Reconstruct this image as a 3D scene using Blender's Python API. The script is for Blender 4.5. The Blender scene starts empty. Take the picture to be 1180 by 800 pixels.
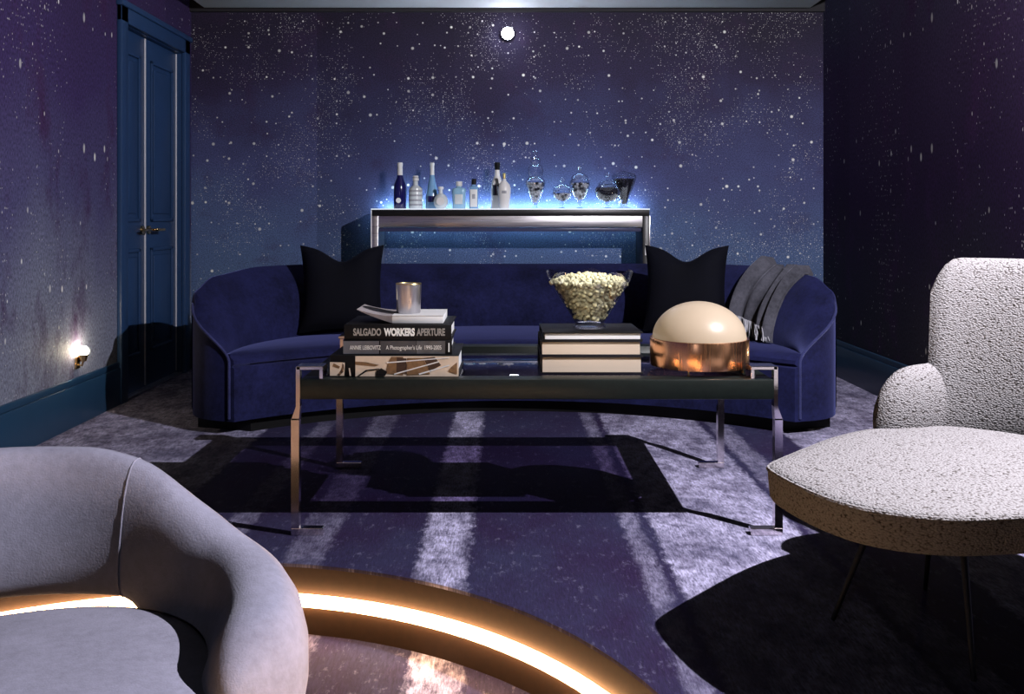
import bpy, bmesh, math, random
from mathutils import Vector, Matrix
random.seed(7)
PI = math.pi
C = bpy.context.scene.collection
sc = bpy.context.scene
S, CO = math.sin, math.cos
EYE, FOC, CX, CY = 1.05, 1100.0, 582.0, 250.0

# ------------------------------------------------------------------ helpers
class MB:
    def __init__(self): self.bm = bmesh.new()
    def box(self, x0, x1, y0, y1, z0, z1, bev=0.0, seg=2, mi=0, rot=None, piv=None):
        m = Matrix.Translation(((x0+x1)/2, (y0+y1)/2, (z0+z1)/2)) @ Matrix.Diagonal((abs(x1-x0), abs(y1-y0), abs(z1-z0), 1))
        r = bmesh.ops.create_cube(self.bm, size=1.0, matrix=m)
        vs = r['verts']; fs = list({f for v in vs for f in v.link_faces})
        for f in fs: f.material_index = mi
        if bev > 0:
            es = list({e for v in vs for e in v.link_edges})
            rr = bmesh.ops.bevel(self.bm, geom=es, offset=bev, segments=seg, affect='EDGES', profile=.5)
            vs = list({v for v in rr['verts']} | {v for f in rr['faces'] for v in f.verts})
            for f in rr['faces']: f.material_index = mi
        if rot is not None:
            bmesh.ops.rotate(self.bm, verts=[v for v in vs if v.is_valid], cent=piv or (0, 0, 0), matrix=rot)
        return self
    def loft(self, secs, closed=True, cap=True, ring=False, mi=0):
        rows = [[self.bm.verts.new(p) for p in s] for s in secs]
        n = len(rows[0]); R = len(rows)
        for i in range(R if ring else R-1):
            a, b = rows[i], rows[(i+1) % R]
            for j in range(n if closed else n-1):
                k = (j+1) % n
                try:
                    f = self.bm.faces.new((a[j], a[k], b[k], b[j])); f.material_index = mi
                except ValueError: pass
        if cap and closed and not ring:
            for r in (rows[0], rows[-1]):
                try:
                    f = self.bm.faces.new(r); f.material_index = mi
                except ValueError: pass
        return self
    def lathe(self, prof, n=32, c=(0, 0, 0), mi=0, cap=True, sq=0):
        secs = []
        for r, z in prof:
            ring = []
            for k in range(n):
                a = 2*PI*k/n; ca, sa = CO(a), S(a)
                if sq:
                    q = 1/(abs(ca)**sq+abs(sa)**sq)**(1/sq); ca *= q; sa *= q
                ring.append((c[0]+r*ca, c[1]+r*sa, c[2]+z))
            secs.append(ring)
        return self.loft(secs, True, cap, mi=mi)
    def tube(self, pts, r, n=8, mi=0, cap=True, ring=False):
        pts = [Vector(p) for p in pts]; secs = []
        N = len(pts); up = None
        for i, p in enumerate(pts):
            t = (pts[(i+1) % N]-pts[i-1]) if ring else (pts[min(i+1, N-1)]-pts[max(i-1, 0)])
            t.normalize()
            if up is None:
                up = Vector((0, 0, 1)) if abs(t.z) < .9 else Vector((1, 0, 0))
            a = t.cross(up); a.normalize(); b = a.cross(t); b.normalize(); up = b
            rr = r[i] if isinstance(r, (list, tuple)) else r
            secs.append([p+a*rr*CO(2*PI*k/n)+b*rr*S(2*PI*k/n) for k in range(n)])
        return self.loft(secs, True, cap, ring, mi)
    def prism(self, poly, z0, z1, mi=0):
        return self.loft([[(x, y, z0) for x, y in poly], [(x, y, z1) for x, y in poly]], mi=mi)
    def ball(self, c, r, sub=2, mi=0, sc3=(1, 1, 1)):
        m = Matrix.Translation(c) @ Matrix.Diagonal((r*sc3[0], r*sc3[1], r*sc3[2], 1))
        q = bmesh.ops.create_icosphere(self.bm, subdivisions=sub, radius=1, matrix=m)
        for f in {f for v in q['verts'] for f in v.link_faces}: f.material_index = mi
        return self
    def quad(self, pts, mi=0):
        f = self.bm.faces.new([self.bm.verts.new(p) for p in pts]); f.material_index = mi
        return self
    def mesh(self, name, mats, smooth=True):
        bmesh.ops.recalc_face_normals(self.bm, faces=self.bm.faces)
        me = bpy.data.meshes.new(name); self.bm.to_mesh(me); self.bm.free()
        for m in (mats if isinstance(mats, (list, tuple)) else [mats]): me.materials.append(m)
        if smooth:
            for p in me.polygons: p.use_smooth = True
            try: me.set_sharp_from_angle(angle=math.radians(38))
            except Exception: pass
        return me
    def build(self, name, mats, parent=None, smooth=True, loc=None, subsurf=0, bevel=0):
        o = bpy.data.objects.new(name, self.mesh(name, mats, smooth)); C.objects.link(o)
        if parent is not None: o.parent = parent
        if loc is not None: o.location = loc
        if bevel:
            m = o.modifiers.new('bevel', 'BEVEL'); m.width = bevel; m.segments = 3; m.limit_method = 'ANGLE'
        if subsurf:
            m = o.modifiers.new('sub', 'SUBSURF'); m.levels = subsurf; m.render_levels = subsurf
            o.data.polygons.foreach_set('use_smooth', [True]*len(o.data.polygons))
        return o

def tag(o, label, cat, group=None, kind=None):
    o['label'] = label; o['category'] = cat
    if group: o['group'] = group
    if kind: o['kind'] = kind
    return o
def thing(name, label, cat, loc=(0, 0, 0), rz=0, group=None):
    o = bpy.data.objects.new(name, None); C.objects.link(o)
    o.location = loc; o.rotation_euler = (0, 0, rz); o.empty_display_size = .05
    return tag(o, label, cat, group)
def structure(o, label=None, cat=None):
    o['kind'] = 'structure'
    if label: o['label'] = label
    if cat: o['category'] = cat
    return o
def lerp(a, b, t): return a+(b-a)*t
def curve(pts, x):
    if x <= pts[0][0]: return pts[0][1]
    for (a, va), (b, vb) in zip(pts, pts[1:]):
        if x <= b:
            t = (x-a)/(b-a); t = t*t*(3-2*t); return va+(vb-va)*t
    return pts[-1][1]

# ------------------------------------------------------------------ materials
def newmat(name):
    m = bpy.data.materials.new(name); m.use_nodes = True
    nt = m.node_tree; b = nt.nodes['Principled BSDF']
    return m, nt, b
def N(nt, typ, **kw):
    n = nt.nodes.new(typ)
    for k, v in kw.items(): setattr(n, k, v)
    return n
def setin(nt, sock, v):
    if hasattr(v, 'links'): nt.links.new(v, sock)
    else: sock.default_value = v
def mth(nt, op, a, b=0.0, clamp=False):
    n = N(nt, 'ShaderNodeMath', operation=op, use_clamp=clamp)
    setin(nt, n.inputs[0], a); setin(nt, n.inputs[1], b); return n.outputs[0]
def mixc(nt, f, a, b, mode='MIX'):
    n = N(nt, 'ShaderNodeMix', data_type='RGBA', blend_type=mode)
    setin(nt, n.inputs[0], f)
    setin(nt, n.inputs[6], a if hasattr(a, 'links') else (*a[:3], 1)); setin(nt, n.inputs[7], b if hasattr(b, 'links') else (*b[:3], 1))
    return n.outputs[2]
def maprange(nt, v, a, b, c=0., d=1., smooth=False):
    n = N(nt, 'ShaderNodeMapRange', interpolation_type='SMOOTHSTEP' if smooth else 'LINEAR')
    n.clamp = True
    for i, x in enumerate((v, a, b, c, d)): setin(nt, n.inputs[i], x)
    return n.outputs[0]
def ramp(nt, v, stops):
    n = N(nt, 'ShaderNodeValToRGB'); e = n.color_ramp.elements
    while len(e) < len(stops): e.new(.5)
    for k, (p, c) in enumerate(stops):
        e[k].position = p; e[k].color = (*c, 1)
    setin(nt, n.inputs[0], v); return n.outputs[0]
def noise(nt, vec, scale, detail=3, rough=.5, dim='3D'):
    n = N(nt, 'ShaderNodeTexNoise', noise_dimensions=dim)
    if vec is not None: nt.links.new(vec, n.inputs['Vector'])
    n.inputs['Scale'].default_value = scale; n.inputs['Detail'].default_value = detail; n.inputs['Roughness'].default_value = rough
    return n.outputs[0]
def objco(nt): return N(nt, 'ShaderNodeTexCoord').outputs['Object']
def scaled(nt, vec, s):
    n = N(nt, 'ShaderNodeVectorMath', operation='MULTIPLY'); nt.links.new(vec, n.inputs[0]); n.inputs[1].default_value = s
    return n.outputs[0]
def bump(nt, b, h, strength=.3, dist=.01):
    n = N(nt, 'ShaderNodeBump'); n.inputs['Strength'].default_value = strength; n.inputs['Distance'].default_value = dist
    nt.links.new(h, n.inputs['Height']); nt.links.new(n.outputs[0], b.inputs['Normal'])
def plain(name, col, rough=.5, metal=0., spec=.5, var=.12, vscale=40, **kw):
    m, nt, b = newmat(name)
    v = noise(nt, objco(nt), vscale, 3)
    d = tuple(x*(1-var) for x in col); l = tuple(min(1, x*(1+var)) for x in col)
    nt.links.new(mixc(nt, v, d, l), b.inputs['Base Color'])
    b.inputs['Roughness'].default_value = rough; b.inputs['Metallic'].default_value = metal
    b.inputs['Specular IOR Level'].default_value = spec
    for k, x in kw.items(): b.inputs[k.replace('_', ' ')].default_value = x
    return m
def velvet(name, col, sheen, sheencol, var=.35, bumps=.25):
    m, nt, b = newmat(name); co = objco(nt)
    v = noise(nt, co, 4, 6, .7); v2 = noise(nt, co, 60, 3, .6)
    f = mth(nt, 'ADD', mth(nt, 'MULTIPLY', v, .7), mth(nt, 'MULTIPLY', v2, .3))
    f = maprange(nt, f, .35, .65)
    nt.links.new(mixc(nt, f, tuple(x*(1-var) for x in col), tuple(x*(1+var) for x in col)), b.inputs['Base Color'])
    b.inputs['Roughness'].default_value = .85; b.inputs['Specular IOR Level'].default_value = .15
    b.inputs['Sheen Weight'].default_value = sheen; b.inputs['Sheen Tint'].default_value = (*sheencol, 1); b.inputs['Sheen Roughness'].default_value = .35
    bump(nt, b, noise(nt, co, 220, 2), bumps, .002)
    return m
def clear(name, tint=(1, 1, 1), gl=.1, ior=1.45, rough=.02, density=None):
    """clear glass: tinted straight-through light plus a Fresnel reflection"""
    m = bpy.data.materials.new(name); m.use_nodes = True; nt = m.node_tree; nt.nodes.clear()
    out = N(nt, 'ShaderNodeOutputMaterial'); t = N(nt, 'ShaderNodeBsdfTransparent'); g = N(nt, 'ShaderNodeBsdfGlossy')
    v = noise(nt, objco(nt), 12, 1)
    lw2 = N(nt, 'ShaderNodeLayerWeight'); lw2.inputs[0].default_value = .5
    thick = mth(nt, 'MULTIPLY', mth(nt, 'POWER', lw2.outputs['Facing'], 3.), density or 0.)
    nt.links.new(mixc(nt, thick, mixc(nt, v, tuple(x*.97 for x in tint), tint), (.10, .10, .17)), t.inputs[0])
    g.inputs['Roughness'].default_value = rough
    lw = N(nt, 'ShaderNodeLayerWeight'); lw.inputs[0].default_value = .5
    f = mth(nt, 'ADD', mth(nt, 'MULTIPLY', mth(nt, 'POWER', lw.outputs['Facing'], ior), .85), gl, True)
    mx = N(nt, 'ShaderNodeMixShader'); nt.links.new(f, mx.inputs[0]); nt.links.new(t.outputs[0], mx.inputs[1]); nt.links.new(g.outputs[0], mx.inputs[2])
    nt.links.new(mx.outputs[0], out.inputs[0]); return m
def glow(name, col, strength):
    m, nt, b = newmat(name)
    b.inputs['Base Color'].default_value = (.8, .8, .8, 1)
    v = noise(nt, objco(nt), 20, 1)
    nt.links.new(mixc(nt, v, tuple(x*.97 for x in col), col), b.inputs['Emission Color'])
    b.inputs['Emission Strength'].default_value = strength; return m

def starpaper(name, axis, stops, dens=1., seam=.95, starcol=(1., 1., 1.), stretch=1.0):
    """printed night-sky wallpaper: a wash of navy, violet and slate with white dots"""
    m, nt, b = newmat(name); co = objco(nt)
    sep = N(nt, 'ShaderNodeSeparateXYZ'); nt.links.new(co, sep.inputs[0])
    h = sep.outputs['X' if axis == 'x' else 'Y']; z = sep.outputs['Z']
    cb = N(nt, 'ShaderNodeCombineXYZ'); nt.links.new(h, cb.inputs[0]); nt.links.new(mth(nt, 'MULTIPLY', z, 1/stretch), cb.inputs[1]); P = cb.outputs[0]
    n1 = noise(nt, P, 1.3, 6, .6, '2D'); n2 = noise(nt, scaled(nt, P, (1, 1, 1)), 3.2, 6, .7, '2D')
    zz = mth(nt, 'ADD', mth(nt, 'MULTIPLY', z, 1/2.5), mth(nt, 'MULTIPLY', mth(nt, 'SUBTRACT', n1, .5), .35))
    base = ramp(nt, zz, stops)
    base = mixc(nt, maprange(nt, n2, .52, .75), base, (.055, .022, .085), 'MIX') if dens < 1 else mixc(nt, maprange(nt, n2, .55, .8, 0, .55), base, (.05, .025, .075))
    # drops of paper: faint change of tone from one strip to the next
    st = mth(nt, 'FLOOR', mth(nt, 'DIVIDE', mth(nt, 'ADD', h, 20.3), seam))
    wn = N(nt, 'ShaderNodeTexWhiteNoise', noise_dimensions='1D'); nt.links.new(st, wn.inputs['W'])
    tone = maprange(nt, wn.outputs[0], 0, 1, .82, 1.15)
    base = mixc(nt, 1.0, base, N(nt, 'ShaderNodeCombineColor').outputs[0], 'MULTIPLY') if False else base
    vm = N(nt, 'ShaderNodeVectorMath', operation='SCALE'); nt.links.new(base, vm.inputs[0]); nt.links.new(tone, vm.inputs[3]); base = vm.outputs[0]
    grain = noise(nt, P, 130, 2, .7, '2D')
    vm = N(nt, 'ShaderNodeVectorMath', operation='SCALE'); nt.links.new(base, vm.inputs[0]); nt.links.new(maprange(nt, grain, .3, .7, .6, 1.4), vm.inputs[3]); base = vm.outputs[0]
    milky = maprange(nt, noise(nt, P, 1.9, 5, .65, '2D'), .45, .68)
    total = None
    for scale, rmax, keep, useM in ((6.5, .088, .5, False), (13, .105, .26, False), (31, .13, .38, True), (77, .21, .6, True)):
        vo = N(nt, 'ShaderNodeTexVoronoi', voronoi_dimensions='2D', feature='F1'); nt.links.new(P, vo.inputs['Vector']); vo.inputs['Scale'].default_value = scale
        cs = N(nt, 'ShaderNodeSeparateColor'); nt.links.new(vo.outputs['Color'], cs.inputs[0])
        r = mth(nt, 'MULTIPLY', maprange(nt, cs.outputs[0], 0, 1, .45, 1), rmax)
        mk = maprange(nt, vo.outputs['Distance'], mth(nt, 'MULTIPLY', r, .55), r, 1, 0)
        thr = mth(nt, 'MULTIPLY', mth(nt, 'MULTIPLY', milky, keep*dens) if useM else keep*dens, 1.)
        on = mth(nt, 'LESS_THAN', cs.outputs[1], thr)
        mk = mth(nt, 'MULTIPLY', mth(nt, 'MULTIPLY', mk, on), maprange(nt, cs.outputs[2], 0, 1, .45, 1.0))
        total = mk if total is None else mth(nt, 'MAXIMUM', total, mk)
    nt.links.new(mixc(nt, total, base, starcol), b.inputs['Base Color'])
    b.inputs['Roughness'].default_value = .7; b.inputs['Specular IOR Level'].default_value = .15
    return m

def carpet(name):
    """distressed viscose rug: violet and slate ground with worn pale lavender strips running down the room"""
    m, nt, b = newmat(name); co = objco(nt)
    sep = N(nt, 'ShaderNodeSeparateXYZ'); nt.links.new(co, sep.inputs[0])
    x = sep.outputs[0]; y = sep.outputs[1]
    wob = mth(nt, 'MULTIPLY', mth(nt, 'SUBTRACT', noise(nt, scaled(nt, co, (6, 3, 1)), 6, 4, .7), .5), .09)
    xw = mth(nt, 'ADD', x, wob)
    worn = noise(nt, scaled(nt, co, (9, 5, 1)), 3, 8, .75)
    fibre = noise(nt, scaled(nt, co, (60, 9, 1)), 3, 3, .7)
    blot = noise(nt, scaled(nt, co, (1, .6, 1)), 2.2, 5, .6)
    ground = mixc(nt, maprange(nt, blot, .35, .65), (.024, .012, .052), (.034, .034, .090))
    tot = None
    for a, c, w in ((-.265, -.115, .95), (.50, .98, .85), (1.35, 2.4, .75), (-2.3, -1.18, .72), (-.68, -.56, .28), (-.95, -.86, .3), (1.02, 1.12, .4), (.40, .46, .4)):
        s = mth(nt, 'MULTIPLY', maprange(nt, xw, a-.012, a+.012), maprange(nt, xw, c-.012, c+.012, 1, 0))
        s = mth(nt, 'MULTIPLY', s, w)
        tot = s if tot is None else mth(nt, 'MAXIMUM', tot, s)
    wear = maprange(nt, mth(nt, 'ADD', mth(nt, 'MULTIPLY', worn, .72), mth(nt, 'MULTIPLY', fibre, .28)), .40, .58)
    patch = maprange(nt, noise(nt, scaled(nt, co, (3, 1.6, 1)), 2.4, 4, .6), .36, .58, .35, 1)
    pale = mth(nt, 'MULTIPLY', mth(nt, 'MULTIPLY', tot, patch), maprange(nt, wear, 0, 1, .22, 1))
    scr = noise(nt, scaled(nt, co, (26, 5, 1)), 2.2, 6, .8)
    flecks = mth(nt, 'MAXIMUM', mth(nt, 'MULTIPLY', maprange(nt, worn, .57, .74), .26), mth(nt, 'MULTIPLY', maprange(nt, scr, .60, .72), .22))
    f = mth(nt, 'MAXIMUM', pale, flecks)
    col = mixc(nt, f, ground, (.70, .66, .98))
    vm = N(nt, 'ShaderNodeVectorMath', operation='SCALE'); nt.links.new(col, vm.inputs[0]); nt.links.new(maprange(nt, fibre, .3, .7, .65, 1.3), vm.inputs[3])
    nt.links.new(vm.outputs[0], b.inputs['Base Color'])
    b.inputs['Roughness'].default_value = .8; b.inputs['Specular IOR Level'].default_value = .2
    bump(nt, b, mth(nt, 'ADD', fibre, worn), .35, .004)
    return m

def tweed(name):
    m, nt, b = newmat(name); co = objco(nt)
    w1 = N(nt, 'ShaderNodeTexVoronoi', feature='F1'); nt.links.new(scaled(nt, co, (1, 1.0, 1.5)), w1.inputs['Vector']); w1.inputs['Scale'].default_value = 170
    k = noise(nt, co, 95, 3, .7)
    f = mth(nt, 'ADD', mth(nt, 'MULTIPLY', w1.outputs['Distance'], .75), mth(nt, 'MULTIPLY', k, .55))
    c = ramp(nt, f, ((.40, (.41, .39, .42)), (.74, (.32, .30, .32)), (.90, (.15, .13, .13)), (1.0, (.05, .045, .045))))
    nt.links.new(c, b.inputs['Base Color']); b.inputs['Roughness'].default_value = .95; b.inputs['Specular IOR Level'].default_value = .1
    bump(nt, b, mth(nt, 'SUBTRACT', 1., f), .7, .006)
    return m
def brushed(name, col, rough=.28, streak=(3, 3, 200)):
    m, nt, b = newmat(name); co = objco(nt)
    v = noise(nt, scaled(nt, co, streak), 2, 3, .6)
    nt.links.new(mixc(nt, v, tuple(x*.8 for x in col), tuple(min(1, x*1.12) for x in col)), b.inputs['Base Color'])
    b.inputs['Metallic'].default_value = 1; nt.links.new(maprange(nt, v, .3, .7, rough*.8, rough*1.25), b.inputs['Roughness'])
    return m

M = {}
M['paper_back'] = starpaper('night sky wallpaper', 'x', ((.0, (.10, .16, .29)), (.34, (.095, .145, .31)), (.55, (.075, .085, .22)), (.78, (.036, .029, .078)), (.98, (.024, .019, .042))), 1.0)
M['paper_right'] = starpaper('violet wallpaper with painted shade', 'y', ((.0, (.035, .035, .05)), (.30, (.030, .024, .05)), (.5, (.032, .016, .058)), (.75, (.05, .03, .085)), (1., (.06, .055, .11))), .40, .8, stretch=2.2)  # violet paper darkened to paint in this wall's shade, less towards the top
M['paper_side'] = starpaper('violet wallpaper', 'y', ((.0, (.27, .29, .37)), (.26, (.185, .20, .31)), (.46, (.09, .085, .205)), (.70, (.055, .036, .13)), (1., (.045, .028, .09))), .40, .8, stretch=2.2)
M['carpet'] = carpet('distressed rug')
M['ceil'] = plain('ceiling paint', (.62, .62, .68), .6, var=.06, vscale=3)
M['dark'] = plain('black reveal', (.012, .011, .016), .8)
M['teal'] = plain('teal blue paint', (.018, .062, .135), .42, var=.1, vscale=8)
M['door'] = plain('blue door paint', (.022, .060, .165), .4, var=.1, vscale=9)
M['bead'] = plain('pale edge bead', (.8, .8, .95), .35)
M['sofa'] = velvet('midnight velvet', (.012, .014, .066), .75, (.32, .36, 1), .6)
M['sofa_pipe'] = velvet('velvet piping', (.04, .045, .15), .6, (.5, .55, 1))
M['pillow'] = velvet('ink velvet', (.0015, .0018, .006), .03, (.2, .25, .7))
M['grey'] = velvet('grey mohair', (.42, .41, .56), .45, (.85, .85, 1), .2, .35)
M['tweed'] = tweed('nubby tweed')
M['throw'] = velvet('charcoal wool', (.075, .075, .10), .3, (.7, .7, .9), .5, .8)
M['fringe'] = plain('pale wool fringe', (.5, .5, .58), .9)
M['chrome'] = plain('polished chrome', (.78, .72, .72), .12, 1.0, var=.03)
M['blackmetal'] = plain('black metal', (.02, .02, .022), .35, .6)
M['stone'] = plain('dark green lacquer', (.006, .010, .009), .42, var=.5, spec=.35, vscale=60)
M['tglass'] = clear('smoked table glass', (.60, .54, .68), .05, 4.0, .01)
M['glass'] = clear('clear glass', (.96, .97, 1), .06, 2.2, .03, .35); M['jarglass'] = clear('jar glass', (.96, .97, 1), .06, 2.2, .03, .5)
M['copper'] = brushed('brushed copper', (.86, .45, .24), .24, (40, 40, 1.5))
M['brass'] = plain('brass', (.85, .58, .25), .2, 1.0)
M['gold'] = plain('gold foil', (.9, .68, .25), .3, 1.0)
M['steel'] = brushed('brushed steel', (.62, .60, .64), .32, (1.5, 30, 60))
M['black'] = plain('black board', (.005, .005, .006), .5, spec=.2)
M['blackpaper'] = plain('black cloth', (.010, .009, .013), .7, spec=.2)
M['paper'] = plain('white paper', (.80, .79, .82), .7, var=.04)
def pagemat(name, col):
    m, nt, b = newmat(name); co = objco(nt)
    v = noise(nt, scaled(nt, co, (1.5, 1.5, 900)), 1, 2)
    nt.links.new(mixc(nt, v, tuple(x*.78 for x in col), col), b.inputs['Base Color']); b.inputs['Roughness'].default_value = .85
    return m
M['cream'] = pagemat('cream pages', (.78, .64, .52)); M['white_pages'] = pagemat('white pages', (.86, .86, .90))
M['greyjacket'] = plain('grey photo jacket', (.11, .11, .13), .35, var=.6, vscale=14)
M['sepia'] = plain('sepia print', (.72, .58, .47), .35, var=.3, vscale=16)
M['sepia2'] = plain('brown print', (.20, .11, .055), .35, var=.5, vscale=70)
M['sepia3'] = plain('dark brown print', (.045, .022, .015), .35, var=.4, vscale=40)
M['ink'] = plain('white print', (.95, .95, .95), .5); M['inkgrey'] = plain('grey print', (.33, .31, .30), .5)
M['wax'] = plain('cream wax', (.88, .78, .55), .5, var=.03)
M['candleglass'] = brushed('silvered glass', (.55, .54, .58), .35, (40, 40, 2))
M['pop'] = plain('popped corn', (1.0, .84, .50), .75, var=.18, vscale=55)
M['popcore'] = plain('popcorn hull', (.98, .78, .46), .8, var=.25, vscale=70)
M['led_warm'] = glow('warm strip', (1, .58, .27), 36)
M['led_cool'] = glow('cool strip', (.52, .80, 1), 60)
M['bulb_cool'] = glow('white bulb', (.85, .9, 1), 45)
M['bulb_warm'] = glow('warm bulb', (1, .84, .55), 110)
M['edge_glow'] = glow('lit acrylic edge', (.75, .85, 1), .7)
M['riser'] = plain('bronze carpet edge', (.030, .011, .003), .8, var=.35, vscale=50)
def opal():
    m, nt, b = newmat('opal glass'); co = objco(nt)
    v = noise(nt, co, 7, 2, .5)
    nt.links.new(mixc(nt, v, (.36, .29, .23), (.42, .35, .28)), b.inputs['Base Color'])
    b.inputs['Roughness'].default_value = .3; b.inputs['Specular IOR Level'].default_value = .5
    b.inputs['Emission Color'].default_value = (1, .72, .45, 1); b.inputs['Emission Strength'].default_value = .22
    return m
M['opal'] = opal()
M['cobalt'] = plain('cobalt glass', (.008, .008, .11), .08, spec=.9); M['paleblue'] = plain('pale blue glass', (.24, .48, .82), .15, spec=.7)
M['skyglass'] = plain('sky blue glass', (.36, .64, .92), .15, spec=.7); M['frost'] = plain('frosted clear glass', (.80, .86, .95), .25, spec=.7)
M['porcelain'] = plain('white porcelain', (.97, .95, .98), .3, var=.02); M['foil'] = plain('white foil', (.95, .95, 1), .35, var=.03)
M['darkglass'] = plain('black bottle glass', (.02, .016, .03), .12, spec=.8)
M['printed'] = plain('printed label', (.42, .43, .50), .5, var=.6, vscale=150)
M['candymix'] = plain('mixed candy', (.62, .62, .66), .3, var=.6, vscale=120); M['candyblack'] = plain('black candy', (.012, .010, .022), .18, spec=.8); M['candywhite'] = plain('silver candy', (.96, .95, 1), .25, var=.03)

# ------------------------------------------------------------------ room
XL, XR, YB, YF, ZC = -2.17, 2.20, 6.60, -1.60, 2.484
PC, PR, PD = (-.84, 1.64), 1.265, .21      # the sunken round floor
def pit(r, a): return (PC[0]+r*CO(a), PC[1]+r*S(a))
n = 120
# upper floor with the round opening
m = MB(); bm = m.bm
inner, outer = [], []
def edge_pt(a):
    dx, dy = CO(a), S(a); t = 1e9
    for lim, p, d in ((XL-.02, PC[0], dx), (XR, PC[0], dx), (YF, PC[1], dy), (YB, PC[1], dy)):
        if abs(d) > 1e-9:
            q = (lim-p)/d
            if q > 0: t = min(t, q)
    return (PC[0]+dx*t, PC[1]+dy*t)
angs = sorted([2*PI*k/n for k in range(n)]+[math.atan2(cy-PC[1], cx-PC[0]) % (2*PI) for cx in (XL-.02, XR) for cy in (YF, YB)])
up = [[(*pit(PR, a), 0) for a in angs], [(*edge_pt(a), 0) for a in angs]]
lo = [[(*pit(PR, a), -.010) for a in angs]]
m.loft(lo+up, True, False)
structure(m.build('floor', M['carpet'], smooth=False), 'violet distressed rug floor with pale lavender strips around the round sunken step', 'floor')
m = MB(); m.loft([[(*pit(PR, a), -PD) for a in angs], [(*pit(PR, a), -.010) for a in angs]], True, False)
structure(m.build('trim_1', M['riser']), 'bronze brown riser of the round sunken step', 'step riser')
m = MB(); m.loft([[(*pit(PR+.03, a), -PD-.03) for a in angs], [(*pit(PR+.03, a), -PD) for a in angs]])
structure(m.build('floor_sunken', M['carpet'], smooth=False), 'reddish lit rug on the round sunken floor', 'floor')
# walls
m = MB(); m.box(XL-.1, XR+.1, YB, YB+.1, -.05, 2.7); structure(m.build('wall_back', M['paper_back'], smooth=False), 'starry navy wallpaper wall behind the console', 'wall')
m = MB(); m.box(XR, XR+.1, YF, YB, -.3, 2.7); structure(m.build('wall_right', M['paper_right'], smooth=False), 'violet star wallpaper wall on the right with painted-in shade', 'wall')
DY0, DY1, DZ = 5.43, 6.40, 2.15
m = MB(); m.box(XL-.1, XL, YF, DY0, -.3, 2.7).box(XL-.1, XL, DY1, YB, -.3, 2.7).box(XL-.1, XL, DY0, DY1, DZ, 2.7)
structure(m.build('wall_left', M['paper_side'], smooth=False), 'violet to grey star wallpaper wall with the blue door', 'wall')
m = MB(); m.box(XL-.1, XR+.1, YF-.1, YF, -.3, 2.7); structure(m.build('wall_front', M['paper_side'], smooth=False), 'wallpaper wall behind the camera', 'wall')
m = MB(); m.box(XL-.1, XR+.1, YF, YB+.1, ZC+.10, ZC+.14); structure(m.build('ceiling', M['dark'], smooth=False), 'dark recess of ceiling', 'ceiling')
m = MB(); m.box(XL+.11, XR-.11, YF+.1, YB-.06, ZC, ZC+.06); structure(m.build('ceiling_panel', M['ceil'], smooth=False), 'grey ceiling panel inside a black shadow gap', 'ceiling')
m = MB(); m.box(XL, XR, YB-.035, YB, ZC-.02, ZC+.11); structure(m.build('trim_2', M['dark'], smooth=False), 'black cornice at the top of the starry wall', 'trim')
# baseboards
def baseb(name, x0, x1, y0, y1, label, along):
    m = MB()
    m.box(x0, x1, y0, y1, 0, .205, .004)
    c = .006
    if along == 'yl': m.box(x0, x1-.006, y0, y1, .205, .24, .006)
    elif along == 'yr': m.box(x0+.006, x1, y0, y1, .205, .24, .006)
    else: m.box(x0, x1, y0+.006, y1, .205, .24, .006)
    structure(m.build(name, M['teal']), label, 'baseboard')
baseb('baseboard_left', XL, XL+.022, 2.95, DY0-.09, 'teal blue baseboard along the left wall', 'yl')
baseb('baseboard_right', XR-.022, XR, YF, YB, 'dark blue baseboard along the right wall', 'yr')
baseb('baseboard_back', XL+.03, XR-.03, YB-.022, YB, 'dark blue baseboard behind the sofa', 'x')
# door
d = thing('door_1', 'blue panelled double door with pale edge lines in the left wall', 'door', (XL, 5.84, 0)); d['kind'] = 'structure'
def leaf(y0, y1):
    o = MB(); o.box(-.075, -.035, y0, y1, .012, DZ-.006, .003); lf = o.build('door_leaf', M['door'], d)
    for z0, z1 in ((.22, .86), (1.02, 2.02)):
        p = MB(); a, b2 = y0+.085, y1-.085; w = .022
        p.box(-.036, -.022, a, b2, z0, z0+w, .005).box(-.036, -.022, a, b2, z1-w, z1, .005).box(-.036, -.022, a, a+w, z0, z1, .005).box(-.036, -.022, b2-w, b2, z0, z1, .005)
        p.box(-.036, -.027, a+.05, b2-.05, z0+.05, z1-.05, .006)
        p.build('panel_moulding', M['door'], lf)
leaf(DY0-5.84+.003, -.004); leaf(.004, DY1-5.84-.003)
MB().box(-.036, -.0285, -.006, .006, .02, DZ-.01, .001).build('edge_bead', M['bead'], d)
MB().box(-.036, -.0285, DY1-5.84-.014, DY1-5.84-.003, .02, DZ-.01, .002).build('edge_bead', M['bead'], d)
for s in (-1, 1):
    o = MB(); y = .05*s
    o.bm.verts.ensure_lookup_table()
    o.tube([(-.036, y, .97), (-.022, y, .97)], .026, 16).tube([(-.03, y, .97), (.018, y, .97), (.024, y+.012*s, .97), (.024, y+.12*s, .97)], .009, 10)
    o.build('door_handle', M['brass'], d)
cas = MB()
for y0, y1 in ((DY0-5.84-.095, DY0-5.84), (DY1-5.84, DY1-5.84+.095)):
    cas.box(0, .028, y0, y1, 0, DZ+.10, .005)
cas.box(0, .028, DY0-5.84-.095, DY1-5.84+.095, DZ, DZ+.10, .005).box(0, .042, DY0-5.84-.11, DY1-5.84+.11, DZ+.085, DZ+.12, .006)
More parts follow.
